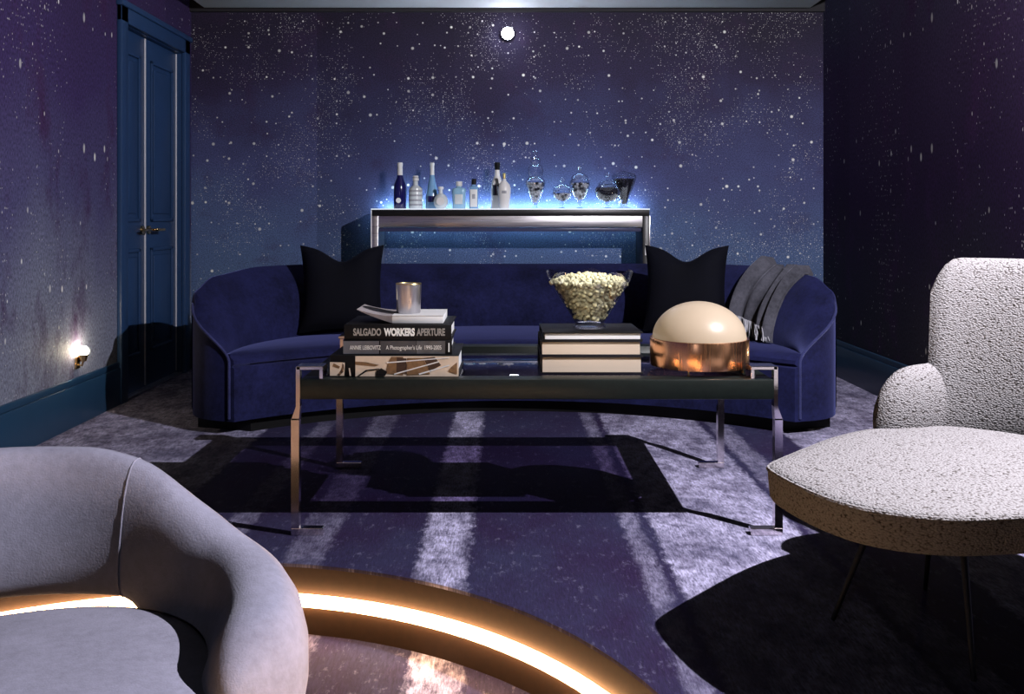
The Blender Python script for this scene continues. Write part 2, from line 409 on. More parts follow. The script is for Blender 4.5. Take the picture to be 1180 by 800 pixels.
cas.box(-.1, .0, DY0-5.84-.002, DY0-5.84+.004, 0, DZ).box(-.1, 0, DY1-5.84-.004, DY1-5.84+.002, 0, DZ).box(-.1, 0, DY0-5.84, DY1-5.84, DZ-.004, DZ+.002)
cas.build('door_casing', M['door'], d)
MB().box(-.07, .004, DY0-5.84, DY1-5.84, 0, .012, .003).build('threshold', M['steel'], d)

# warm LED strip running round the riser
m = MB(); secs = []
for k in range(n):
    a = 2*PI*k/n; secs.append([(*pit(PR-.003, a), -.122), (*pit(PR-.016, a), -.122), (*pit(PR-.016, a), -.088), (*pit(PR-.003, a), -.088)])
m.loft(secs, True, False, True)
tag(m.build('strip_light', M['led_warm']), 'warm glowing light strip curving round the sunken step', 'strip light')

# ------------------------------------------------------------------ sofa
SX, SYc, SA, SB, IA, IB = .045, 4.75, 1.635, 1.30, 1.385, 1.06
ZS, ZB = .375, .07
def sofa_H(t):
    u = min(t, 180-t); return curve(((-10, .625), (0, .695), (12, .755), (28, .785), (90, .765)), u)
def sofa_c(t, s):
    u = min(t, 180-t); e = math.exp(-(u+10)/9.); sk = 15*e*s
    a = lerp(IA, SA, s); b = lerp(IB, SB, s); r = math.radians(t+(sk if t < 90 else -sk))
    x, y = SX+a*CO(r), SYc+b*S(r); bu = .055*math.exp(-(u+10)/3.)*S(PI*min(max(s, 0), 1))
    return x+(.68 if t < 90 else -.68)*bu, y-.73*bu
def sofa_pt(t, s):
    u = min(t, 180-t); p = curve(((-10, .62), (12, .42), (40, .25)), u)
    H = sofa_H(t); x, y = sofa_c(t, s)
    z = ZS-.02+(H-ZS+.02)*(max(s, 0)**p) if s < .86 else None
    if z is None:
        q = (s-.86)/.14; z0 = ZS-.02+(H-ZS+.02)*(.86**p); z1 = z0+(H-z0)*.6
        z = z0+(z1-z0)*S(q*PI*.75)*1.2 - .03*q*q
    return Vector((x, y, z))
root = thing('curved_sofa', 'long crescent-shaped midnight blue velvet sofa facing the glass coffee table', 'sofa', (0, 0, 0))
ts = [-10+200*k/80 for k in range(81)]
m = MB(); secs = []
ss = [0, .02, .05, .1, .17, .27, .4, .55, .7, .8, .86, .9, .94, .975, 1.0]
for t in ts:
    x0, y0 = sofa_c(t, 0); x1, y1 = sofa_c(t, 1)
    s_ = [(x0, y0, ZB)]+[tuple(sofa_pt(t, s)) for s in ss]+[(x1, y1, .5*(ZB+sofa_H(t))), (x1, y1, ZB+.02), (*sofa_c(t, .96), ZB)]
    secs.append(s_)
m.loft(secs, True, False)
for t in (-10, 190):        # rounded end panels
    m.loft([[tuple(sofa_pt(t, s))]+[(*sofa_c(t, s), lerp(sofa_pt(t, s).z, ZB, q/6)) for q in range(1, 7)] for s in ss], False, False)
bmesh.ops.remove_doubles(m.bm, verts=m.bm.verts, dist=.0005)
m.build('backrest', M['sofa'], root)
FR, FY = 1.94, 3.15
def front_pt(u):   # u -1..1
    a = math.radians(43.6)*u; return (SX+FR*S(a), FY+FR*CO(a))
def back_pt(u, s=0.): return sofa_c(90-100*u, s)
us = [-1+2*k/60 for k in range(61)]
m = MB(); secs = []
for u in us:
    f = front_pt(u); b_ = back_pt(u, .05)
    def pq(q): return (lerp(f[0], b_[0], q), lerp(f[1], b_[1], q))
    L = math.hypot(b_[0]-f[0], b_[1]-f[1])+.02
    e = min(.02/L, .3)
    secs.append([(*pq(0), ZB), (*pq(0), ZS-.05), (*pq(e), ZS-.043), (*pq(1), ZS-.043), (*pq(1), ZB)])
m.loft(secs); m.build('seat_base', M['sofa'], root)
m = MB(); secs = []
for u in us:
    f = front_pt(u); b_ = back_pt(u, .06)
    L = math.hypot(b_[0]-f[0], b_[1]-f[1])+.02
    e = lambda dd: min(dd/L, .4)
    secs.append([(*pq_, z) for pq_, z in [((lerp(f[0], b_[0], q), lerp(f[1], b_[1], q)), z) for q, z in
                ((e(.02), ZS-.042), (e(.002)-.004, ZS-.030), (e(.004), ZS-.012), (e(.03), ZS+.004), (e(.09), ZS+.014), (.5, ZS+.02), (1, ZS+.012), (1, ZS-.042))]])
m.loft(secs); m.build('seat_cushion', M['sofa'], root)
for t in (-10, 190):
    sg = 1 if t == 190 else -1
    pts = [sofa_pt(t, s) for s in ss]
    pts = [Vector((sofa_c(t, 0)[0], sofa_c(t, 0)[1], z)) for z in (ZB+.01, .2, .3)]+pts
    m = MB(); m.tube([p+Vector((0, -.004, .003)) for p in pts], .007, 8); m.build('piping', M['sofa_pipe'], root)
m = MB(); secs = []
for u in us:
    f = front_pt(u*.955); b_ = back_pt(u*.96, .75); f = (f[0], f[1]+.07)
    secs.append([(*f, 0.), (*f, ZB), (*b_, ZB), (*b_, 0.)])
m.loft(secs); m.build('plinth', M['black'], root)

# pillows
def pillow(label, loc, rz, lean, w=.235, h=.25, dip=.075):
    G = 22; rows = [[], []]
    m = MB()
    for side in (1, -1):
        g = []
        for j in range(G+1):
            v = -1+2*j/G; row = []
            for i in range(G+1):
                u = -1+2*i/G
                x = w*u*(1-.10*(1-v*v)*abs(u)); z = h*v*(1-.09*(1-u*u)*abs(v))
                if v > 0: z -= dip*math.exp(-(u/.42)**2)*v**1.5
                if v < 0: z = max(z, -h*.985)
                th = .085*((1-u**4)*(1-v**4))**.6*(1-.35*math.exp(-(u/.35)**2)*max(v, 0))
                row.append((x, -side*th, z+h))
            g.append(row)
        m.loft(g, False, False)
    bmesh.ops.remove_doubles(m.bm, verts=m.bm.verts, dist=.0008)
    o = m.build('throw_pillow', M['pillow'], None, loc=loc); o.rotation_euler = (lean, 0, rz)
    tag(o, label, 'pillow', 'dark velvet pillows on the sofa'); return o
pillow('near-black velvet pillow with chopped top at the left end of the sofa', (-.905, 5.30, .405), math.radians(9), math.radians(-14))
pillow('near-black velvet pillow with chopped top at the right, behind the dome lamp', (1.00, 5.30, .405), math.radians(-14), math.radians(-14))

# throw blanket over the right end of the sofa
root = thing('throw_blanket', 'charcoal wool throw with pale fringe draped over the right end of the sofa', 'blanket', (0, 0, 0))
m = MB(); secs = []; GT, GS = 46, 40
def throw_pt(i, j, off=0):
    q = i/GT; r = j/GS
    t = lerp(29, 13.5, q) - 1.5*(1-r)**1.2 + .7*S(r*4+q*5)
    s = r**2.3; s_c = min(max(s, .004), 1)
    p = sofa_pt(t, s_c)
    e = .02; pa = sofa_pt(t, min(s_c+e, 1)); pb = sofa_pt(t, max(s_c-e, 0)); tg = (pa-pb); tg.normalize()
    pc = sofa_pt(t+.5, s_c); pd = sofa_pt(t-.5, s_c); ta = (pc-pd); ta.normalize()
    nn = ta.cross(tg); nn.normalize()
    if nn.z < 0: nn = -nn
    fold = .5+.5*S(q*PI*7.0+.7*S(r*2.2)+.5); rip = .014+.056*fold**1.3*(.55+.45*S(q*9+1))+.004*S(9*r+7*q)
    return p+nn*(rip+off)
for i in range(GT+1): secs.append([throw_pt(i, j) for j in range(1, GS+1)]+[throw_pt(i, j, -.008) for j in range(GS, 0, -1)])
m.loft(secs, True, True); m.build('wool_cloth', M['throw'], root)
m = MB()
for k in range(60):
    q = GT*.85*(k+.5)/60; p = throw_pt(q, 9, .004); qd = Vector((random.uniform(-.012, .012), random.uniform(-.05, -.02), 0))
    L = random.uniform(.09, .15)
    z1 = max(p.z-L, ZS+.03)
    pts = [p+Vector((0, -.002, .012)), p+qd*.5+Vector((random.uniform(-.006, .006), -.008, -.02)), Vector((p.x+qd.x*1.6, p.y+qd.y*1.3-.01, max(z1, ZS+.026)))]
    m.tube(pts, .0026, 5)
m.build('fringe', M['fringe'], root)

# ------------------------------------------------------------------ coffee table
TX0, TX1, TY0, TY1, TZ = -.675, .885, 3.14, 4.02, .515
root = thing('coffee_table', 'low rectangular smoked glass coffee table with dark frame and chrome legs', 'coffee table', (.105, 3.58, 0))
ox, oy = .105, 3.58
m = MB(); w = .075; b0, b1 = TZ-.066, TZ
m.box(TX0-ox, TX1-ox, TY0-oy, TY0-oy+w, b0, b1, .004).box(TX0-ox, TX1-ox, TY1-oy-w, TY1-oy, b0, b1, .004)
m.box(TX0-ox, TX0-ox+w, TY0-oy+w, TY1-oy-w, b0, b1, .004).box(TX1-ox-w, TX1-ox, TY0-oy+w, TY1-oy-w, b0, b1, .004)
m.build('frame', M['stone'], root)
MB().box(TX0-ox+w-.004, TX1-ox-w+.004, TY0-oy+w-.004, TY1-oy-w+.004, TZ-.016, TZ-.003, .002).build('glass_top', M['tglass'], root)
for sx in (-1, 1):
    for sy in (-1, 1):
        m = MB()
        xo = (TX0-ox) if sx < 0 else (TX1-ox)
        y0 = (TY0-oy+.004) if sy < 0 else (TY1-oy-.034); y1 = y0+.03
        e = sx
        m.box(xo+e*.030, xo+e*.004, y0, y1, 0.004, .385)            # leg
        # slanted knee from the leg up to the clasp
        m.loft([[(xo+e*.030, y0, .380), (xo+e*.004, y0, .380), (xo+e*.004, y1, .380), (xo+e*.030, y1, .380)],
                [(xo+e*.014, y0, .425), (xo+e*.001, y0, .425), (xo+e*.001, y1, .425), (xo+e*.014, y1, .425)],
                [(xo+e*.014, y0, .555), (xo+e*.001, y0, .555), (xo+e*.001, y1, .555), (xo+e*.014, y1, .555)]])
        yb0, yb1 = (y0, y0+.075) if sy < 0 else (y1-.075, y1)
        m.box(xo+e*.014, xo-e*.075, yb0, yb1, .545, .557, .002)           # clasp folded over the top
        m.box(xo-e*.063, xo-e*.075, yb0, yb1, TZ+.001, .547, .001)
        m.box(xo+e*.030, xo-e*.075, y0-.002, y1+.002, 0.001, .024, .002)    # foot
        m.build('leg', M['chrome'], root, smooth=False)

# ------------------------------------------------------------------ books
def font(txt, size, loc, parent, mat, sx=1., bold=0.0, width=None):
    cu = bpy.data.curves.new('lettering', 'FONT'); cu.body = txt; cu.size = size; cu.extrude = .0004; cu.offset = bold
    cu.align_x = 'CENTER'; cu.align_y = 'CENTER'; cu.materials.append(mat)
    o = bpy.data.objects.new('lettering', cu); C.objects.link(o); o.parent = parent
    o.location = loc; o.rotation_euler = (PI/2, 0, 0)
    if width:
        bpy.context.view_layer.update(); sx = width/max(o.dimensions.x, 1e-4)
    bpy.context.view_layer.update()
    me = bpy.data.meshes.new_from_object(o.evaluated_get(bpy.context.evaluated_depsgraph_get()))
    me.transform(Matrix.Diagonal((sx, 1, 1, 1)))
    bpy.data.objects.remove(o); bpy.data.curves.remove(cu)
    o = bpy.data.objects.new('lettering', me); C.objects.link(o); o.parent = parent; o.location = loc; o.rotation_euler = (PI/2, 0, 0)
    return o
def book(label, w, dp, h, loc, rz, cover, pages, spine_front=True, name='book', group='books on the coffee table'):
    """spine (or fore-edge) towards the front (-y), base at z=0"""
    r = thing(name, label, 'book', loc, rz, group); t = .0045
    m = MB(); m.box(-w/2, w/2, 0, dp, 0, t, .001).box(-w/2, w/2, 0, dp, h-t, h, .001)
    if spine_front: m.box(-w/2, w/2, -.002, t, 0, h, .0015)
    else: m.box(-w/2, w/2, dp-t, dp+.002, 0, h, .0015)
    m.build('cover', cover, r)
    k = .008
    MB().box(-w/2+k, w/2-k, (t if spine_front else .006), dp-(k if spine_front else t), t, h-t).build('pages', pages, r, smooth=False)
    return r
bz = TZ
b1_ = book('thickest book of the left stack, sepia photograph along its spine, on the table', .430, .31, .072, (-.370, 3.19, bz), math.radians(-.6), M['black'], M['white_pages'])
m = MB(); yy = -.0032
def qd(pts, mi): m.quad([(x-.215, yy, z) for x, z in pts], mi)
layer = 0
for pts, mi in ([(.085, .002), (.430, .002), (.430, .070), (.085, .070)], 0), ([(.0, .004), (.048, .004), (.05, .048), (.0, .050)], 0):
    qd(pts, mi)
def lay(pts, mi):
    global yy
    yy -= .00012; qd(pts, mi)
for k in range(5): lay([(.022+k*.006, .006+k*.005), (.032+k*.004, .004+k*.004), (.046, .018+k*.006), (.040, .022+k*.006)], 2 if k % 2 == 0 else 1)
lay([(.009, .036), (.03, .028), (.034, .035), (.012, .046)], 1)
lay([(.066, .004), (.071, .004), (.067, .03), (.063, .03)], 0)
lay([(.085, .042), (.15, .036), (.165, .040), (.12, .050), (.085, .052)], 1)
lay([(.185, .012), (.245, .006), (.245, .068), (.205, .068), (.195, .05)], 1)
lay([(.222, .016), (.258, .010), (.256, .062), (.224, .066)], 2)
lay([(.258, .006), (.335, .010), (.312, .064), (.258, .064)], 1)
lay([(.312, .064), (.335, .02), (.372, .040), (.350, .068)], 2)
lay([(.395, .02), (.425, .01), (.425, .05), (.405, .034)], 1)
lay([(.19, .046), (.40, .064), (.40, .067), (.19, .050)], 3)
lay([(.215, .008), (.365, .050), (.365, .054), (.215, .012)], 3)
lay([(.300, .008), (.400, .038), (.400, .042), (.296, .012)], 3)
lay([(.092, .004), (.10, .004), (.125, .020), (.165, .026), (.165, .029), (.12, .024)], 4)
lay([(.155, .006), (.185, .004), (.192, .018), (.172, .030), (.156, .022)], 4)
m.build('spine_picture', [M['sepia'], M['sepia2'], M['sepia3'], M['paper'], M['black']], b1_, smooth=False)
bz2 = bz+.072
b2_ = book('grey-jacketed book in the middle of the left stack, white lettering on its spine', .366, .29, .047, (-.362, 3.215, bz2), math.radians(.6), M['black'], M['white_pages'])
m = MB()
m.box(-.182, -.062, -.004, -.0022, .002, .045).build('jacket', M['greyjacket'], b2_)
MB().box(-.058, .062, -.004, -.0022, .002, .045).build('jacket', plain('mid grey jacket', (.055, .055, .065), .35, var=.6, vscale=18), b2_)
MB().box(.064, .160, -.004, -.0022, .002, .045).build('jacket', plain('mottled grey jacket', (.09, .09, .10), .35, var=.8, vscale=25), b2_)
MB().box(.171, .175, -.0042, -.0022, .008, .038).build('imprint_mark', M['ink'], b2_)
font('ANNIE LEIBOVITZ', .020, (-.108, -.0046, .0225), b2_, M['ink'], width=.104)
font("A Photographer's Life  1990-2005", .020, (.055, -.0046, .0225), b2_, M['ink'], width=.186)
b3_ = book('black book with bold capital lettering on its spine in the left stack', .362, .29, .052, (-.362, 3.222, bz2+.047), math.radians(-.4), M['black'], M['white_pages'])
font('SALGADO', .033, (-.103, -.0028, .026), b3_, M['inkgrey'], bold=.0011, width=.094)
font('WORKERS', .034, (.006, -.0028, .026), b3_, M['ink'], bold=.0018, width=.104)
font('APERTURE', .033, (.112, -.0028, .026), b3_, M['inkgrey'], bold=.0011, width=.096)
bz4 = bz2+.047+.052
# open paperback lying on top
r = thing('paperback', 'white paperback with a curled front cover lying on top of the left stack', 'book', (-.325, 3.25, bz4), 0, 'books on the coffee table')
MB().box(-.06, .115, 0, .22, .001, .027, .002).build('pages', M['white_pages'], r)
m = MB(); secs = []
for k in range(13):
    q = k/12; x = -.06-.125*q; z = .020+.020*q*q; th = .022*(1-q)+.0015
    secs.append([(x, .0+.03*q, z+.006-th*(1-.4*q)), (x, .22, z+.006-th*(1-.4*q)), (x, .22, z+.0065), (x, .0+.03*q, z+.0065)])
m.loft(secs); m.build('curled_pages', plain('pale grey leaves', (.35, .31, .33), .6, var=.4, vscale=22), r)
MB().box(-.06, .115, -.001, .22, .027, .0285).build('cover', M['paper'], r)
zc = bz4+.0285
r = thing('candle', 'silver glass candle standing on the white paperback', 'candle', (-.337, 3.335, zc))
m = MB(); m.lathe([(0, 0), (.040, 0), (.0415, .003), (.0445, .100), (.0445, .103), (.042, .103), (.0405, .085), (.0395, .012), (0, .010)], 40); m.build('tumbler', M['candleglass'], r)
MB().lathe([(0, .011), (.039, .013), (.0404, .074), (.036, .0745), (0, .073)], 32).build('wax', M['wax'], r)
MB().tube([(0, 0, .073), (.001, 0, .081), (.003, 0, .087)], .0013, 6).build('wick', M['black'], r)
m = MB(); m.lathe([(.0445, .1005), (.0452, .102), (.0445, .1042), (.0420, .1042), (.0415, .102)], 40, cap=False); m.build('rim', M['gold'], r)

# right stack
rb = 3.255; rx = .296
k1 = book('lowest book of the right stack, cream page edges facing out, dark covers', .352, .27, .060, (rx, rb, TZ), 0, M['blackpaper'], M['cream'], False)
k2 = book('middle book of the right stack, thick cream page edges facing out', .350, .27, .052, (rx-.002, rb+.004, TZ+.060), math.radians(-.5), M['blackpaper'], M['cream'], False)
k3 = book('topmost black book of the right stack with white page edges, under the popcorn bowl', .342, .27, .029, (rx+.004, rb+.006, TZ+.112), math.radians(.6), M['black'], M['white_pages'], False)
ZBK = TZ+.141
# popcorn bowl
BX, BY = .300, 3.395
r = thing('popcorn_bowl', 'clear glass bowl with wavy rim full of popcorn on the right book stack', 'bowl', (BX, BY, ZBK))
prof_o = [(.056, 0), (.058, .006), (.050, .012), (.052, .020), (.074, .055), (.104, .10), (.130, .145), (.146, .170), (.151, .188)]
def bowl_r(z): return curve([(zz, rr) for rr, zz in prof_o[3:]], z)
m = MB(); secs = []; n_ = 64
full = [(p, 0) for p in prof_o]+[((q[0]-.006, q[1]+.001), 1) for q in reversed(prof_o[3:])]+[((.001, .022), 1)]
full = [((.001, 0), 0)]+full
for (rr, z), _ in full:
    ring = []
    for k in range(n_):
        a = 2*PI*k/n_; f = max(0, (z-.10)/.09); wv = S(a*5+.6)
        ring.append((rr*(1+.05*wv*f)*CO(a), rr*(1+.05*wv*f)*S(a), z+.016*wv*f*f))
    secs.append(ring)
m.loft(secs); m.build('bowl', M['glass'], r)
# popcorn
pm = []
for v in range(5):
    m = MB()
    for k in range(5):
        a = random.uniform(0, 2*PI); b = random.uniform(-1, 1); q = .0062
        m.ball((q*CO(a)*(1-b*b)**.5, q*S(a)*(1-b*b)**.5, q*b), random.uniform(.0055, .0078), 2)
    pm.append(m.mesh('popcorn', M['pop']))
pts = []
def try_pt(p, dmin):
    for q in pts:
        if (p-q).length < dmin: return False
    pts.append(p); return True
tries = 0
while len(pts) < 205 and tries < 20000:
    tries += 1
    z = .034+.128*random.random()**.75; a = random.uniform(-PI*.985, -PI*.015)
    R = bowl_r(z)-.0185
    if R < .01: continue
    try_pt(Vector((R*CO(a), R*S(a), z)), .0152)
tries = 0; nside = len(pts)
while len(pts) < 300 and tries < 20000:
    tries += 1
    a = random.uniform(0, 2*PI); q = math.sqrt(random.random())
    R = q*(bowl_r(.168)-.014)
    try_pt(Vector((R*CO(a), R*S(a), .160+.026*(1-q*q)+random.uniform(-.002, .003))), .0152)
first = None
for i, p in enumerate(pts):
    o = bpy.data.objects.new('popcorn', pm[i % 5]) if i < 5 else bpy.data.objects['popcorn'].copy()
    if i >= 5: o.data = pm[i % 5]
    C.objects.link(o)
    o.location = Vector((BX, BY, ZBK))+p; o.rotation_euler = (random.uniform(0, 6), random.uniform(0, 6), random.uniform(0, 6))
    tag(o, 'puffed yellow-white popcorn piece heaped in the clear glass bowl', 'popcorn', 'popcorn pieces in the glass bowl')
m = MB(); secs = []
for k in range(9):
    z = .028+.130*k/8; R = max(bowl_r(z)-.027, .012)
    secs.append([((R+.003*S(a*17+z*400))*CO(a), (R+.003*S(a*17+z*400))*S(a), z+.002*S(a*23)) for a in [2*PI*j/72 for j in range(72)]])
m.loft(secs); o = m.build('popcorn_heap', M['popcore'], loc=(BX, BY, ZBK)); tag(o, 'inner heap of popcorn filling the glass bowl', 'popcorn', kind='stuff')

# dome lamp
r = thing('dome_lamp', 'table lamp with an opal glass dome on a wide copper drum', 'lamp', (.678, 3.335, TZ))
m = MB(); m.lathe([(.001, .018), (.160, .018), (.170, .020), (.1705, .022), (.1705, .112), (.1695, .1145), (.163, .1145), (.162, .110), (.162, .03), (.001, .03)], 72); m.build('drum', M['copper'], r)
m = MB(); pr = [(.1615, .108)]+[(.1615*CO(a), .112+.128*S(a)) for a in [PI/2*k/20 for k in range(20)]]+[(.001, .240)]
m.lathe(pr, 64); m.build('glass_dome', M['opal'], r)
for k in range(4):
    a = PI/4+PI/2*k+.35
    MB().lathe([(.001, 0.0005), (.005, 0.0005), (.005, .003), (.003, .005), (.003, .020), (.001, .021)], 12, c=(.150*CO(a), .150*S(a), 0)).build('foot', M['brass'], r)

# ------------------------------------------------------------------ console
KX0, KX1, KY0, KY1, KZ = -.872, .942, 6.22, 6.54, 1.104
root = thing('console_table', 'long silver and black waterfall console table against the starry wall', 'console table', (.035, 6.38, 0))
a0, a1, y0, y1 = KX0-.035, KX1-.035, KY0-6.38, KY1-6.38
MB().box(a0, a1, y0, y1, KZ-.048, KZ-.007, .002).build('top', M['blackmetal'], root)
MB().box(a0-.002, a1+.002, y0-.003, y1, KZ-.007, KZ, .001).build('top_panel', M['edge_glow'], root)
MB().box(a0+.045, a1-.045, y0+.006, y0+.026, KZ-.122, KZ-.048, .002).build('apron', M['steel'], root)
MB().box(a0+.045, a1-.045, y0+.03, y1, KZ-.150, KZ-.125, .001).build('shelf_panel', plain('violet lacquer', (.06, .06, .13), .25), root)
MB().box(a0+.01, a1-.01, y1, y1+.012, KZ-.06, KZ-.026, .001).build('backlight_shield', M['blackmetal'], root)  # unseen shield added to cut the backlight spilling down the wall
MB().box(a0, a0+.045, y0, y1, 0, KZ-.048, .002).build('leg', M['steel'], root)
lg = MB().box(a1-.045, a1, y0, y1, 0, KZ-.048, .002).build('leg', M['blackmetal'], root)
MB().box(a1-.002, a1+.003, y0-.002, y1, 0, KZ-.048, .001).build('edge_strip', M['chrome'], lg)
MB().box(a0-.003, a0+.004, y0-.004, y0, 0, KZ-.01, .001).build('edge_strip', M['foil'], root)
MB().box(a1-.032, a1-.022, y0-.008, y0, .80, .87, .002).build('switch', M['foil'], lg)
MB().box(a0+.02, a1-.02, y1-.004, y1+.022, KZ-.022, KZ-.002, .001).build('backlight', M['led_cool'], root, smooth=False)

# bottles
U = 6.36/FOC
def bottle(name, label, px, y, prof, mat, n=28, sq=0, parts=(), rz=0):
    x = (px-CX)*y/FOC
    r = thing(name, label, 'bottle', (x, y, KZ), rz, 'bottles on the console')
    MB().lathe([(.001, 0)]+prof+[(.001, prof[-1][1])], n, sq=sq).build('glass', mat, r)
    for nm, pf, mt, q in parts: MB().lathe([(.001, pf[0][1])]+pf+[(.001, pf[-1][1])], n, sq=q).build(nm, mt, r)
    return r
def lab(r, z0, z1, mat, w=.02, n=10, rad=.03, ang=.9):
    m = MB(); secs = []
    for k in range(n+1):
        a = -PI/2-ang+2*ang*k/n; secs.append([((rad+.0012)*CO(a), (rad+.0012)*S(a), z0), ((rad+.0012)*CO(a), (rad+.0012)*S(a), z1), ((rad+.0002)*CO(a), (rad+.0002)*S(a), z1), ((rad+.0002)*CO(a), (rad+.0002)*S(a), z0)])
    m.loft(secs); return m.build('label', mat, r)
b = bottle('champagne_bottle', 'tall cobalt blue bottle with white foil neck, leftmost on the console', 461, 6.36,
    [(.040, 0), (.042, .006), (.042, .135), (.038, .165), (.022, .205), (.0155, .235), (.015, .285), (.0155, .29)], M['cobalt'],
    parts=(('foil', [(.0185, .205), (.0175, .24), (.0165, .28), (.0185, .288), (.0185, .302), (.015, .308)], M['foil'], 0),))
m = MB(); m.lathe([(.001, 0), (.017, 0), (.017, .0022), (.001, .0022)], 24)
o = m.build('label', M['foil'], b); o.rotation_euler = (PI/2, 0, 0); o.location = (-.006, -.0415, .055)
b = bottle('spirit_bottle', 'squat white embossed bottle with printed bands beside the cobalt bottle', 479, 6.35,
    [(.042, 0), (.046, .005), (.046, .115), (.043, .135), (.022, .152), (.016, .158), (.016, .185)], M['frost'],
    parts=(('stopper', [(.016, .186), (.021, .188), (.021, .203), (.014, .205), (.020, .212), (.016, .220)], M['porcelain'], 0),))
for z in (.02, .05, .082, .112): lab(b, z, z+.012, M['printed'], rad=.046, ang=1.2)
b = bottle('wine_bottle', 'tall pale blue tapering bottle with white neck foil, third from the left', 498, 6.40,
    [(.042, 0), (.045, .006), (.045, .05), (.040, .10), (.028, .16), (.016, .215), (.013, .25), (.013, .295)], M['paleblue'],
    parts=(('foil', [(.0155, .215), (.014, .25), (.014, .29), (.0155, .292), (.0155, .306), (.012, .309)], M['foil'], 0),))
lab(b, .045, .085, M['cobalt'], rad=.0445, ang=.6)
b = bottle('spirit_bottle', 'small round-bodied clear bottle in front of the tall pale blue one', 508, 6.30,
    [(.020, 0), (.032, .006), (.044, .025), (.048, .048), (.044, .072), (.030, .090), (.014, .100), (.012, .125)], M['frost'],
    parts=(('stopper', [(.012, .126), (.018, .127), (.019, .140), (.015, .146)], M['foil'], 0),))
m = MB(); m.lathe([(.001, 0), (.026, 0), (.026, .002), (.001, .002)], 28); o = m.build('label', M['porcelain'], b); o.rotation_euler = (PI/2, 0, 0); o.location = (0, -.0475, .048)
b = bottle('gin_bottle', 'square-shouldered sky blue bottle with white cap in the middle of the bottles', 529, 6.35,
    [(.040, 0), (.042, .004), (.046, .11), (.046, .126), (.040, .136), (.017, .142), (.016, .150)], M['skyglass'], sq=5,
    parts=(('cap', [(.021, .151), (.0215, .153), (.0215, .180), (.019, .182)], M['foil'], 0),))
MB().box(-.026, .026, -.0475, -.046, .03, .095, .0005).build('label', M['frost'], b)
b = bottle('gin_bottle', 'slim pale rectangular bottle with a black cap', 546, 6.35,
    [(.028, 0), (.030, .004), (.030, .140), (.026, .148), (.013, .152), (.013, .160)], M['paleblue'], sq=6,
    parts=(('cap', [(.0155, .161), (.016, .163), (.016, .196), (.014, .199)], M['black'], 0),))
MB().box(-.024, .024, -.0325, -.0305, .012, .128, .0005).build('label', M['foil'], b)
MB().box(-.010, .010, -.0335, -.0325, .066, .096, .0002).build('emblem', M['printed'], b)
b = bottle('wine_bottle', 'white wine-shaped bottle with black cap and dark patch, behind the white porcelain one', 573, 6.43,
    [(.038, 0), (.041, .006), (.041, .155), (.034, .185), (.018, .225), (.016, .26), (.016, .285)], M['porcelain'],
    parts=(('cap', [(.0185, .262), (.0175, .28), (.0195, .284), (.0195, .31), (.016, .313)], M['black'], 0),))
lab(b, .09, .16, M['darkglass'], rad=.0412, ang=.75)
b = bottle('liqueur_bottle', 'plain white rounded bottle with a slim gold cap, rightmost of the bottles', 581, 6.29,
    [(.030, 0), (.034, .004), (.043, .11), (.043, .135), (.036, .158), (.018, .178), (.013, .186), (.0125, .196)], M['porcelain'],
    parts=(('cap', [(.009, .197), (.0095, .199), (.0095, .232), (.008, .234)], M['gold'], 0),))
lab(b, .10, .118, M['printed'], rad=.0425, ang=.35)

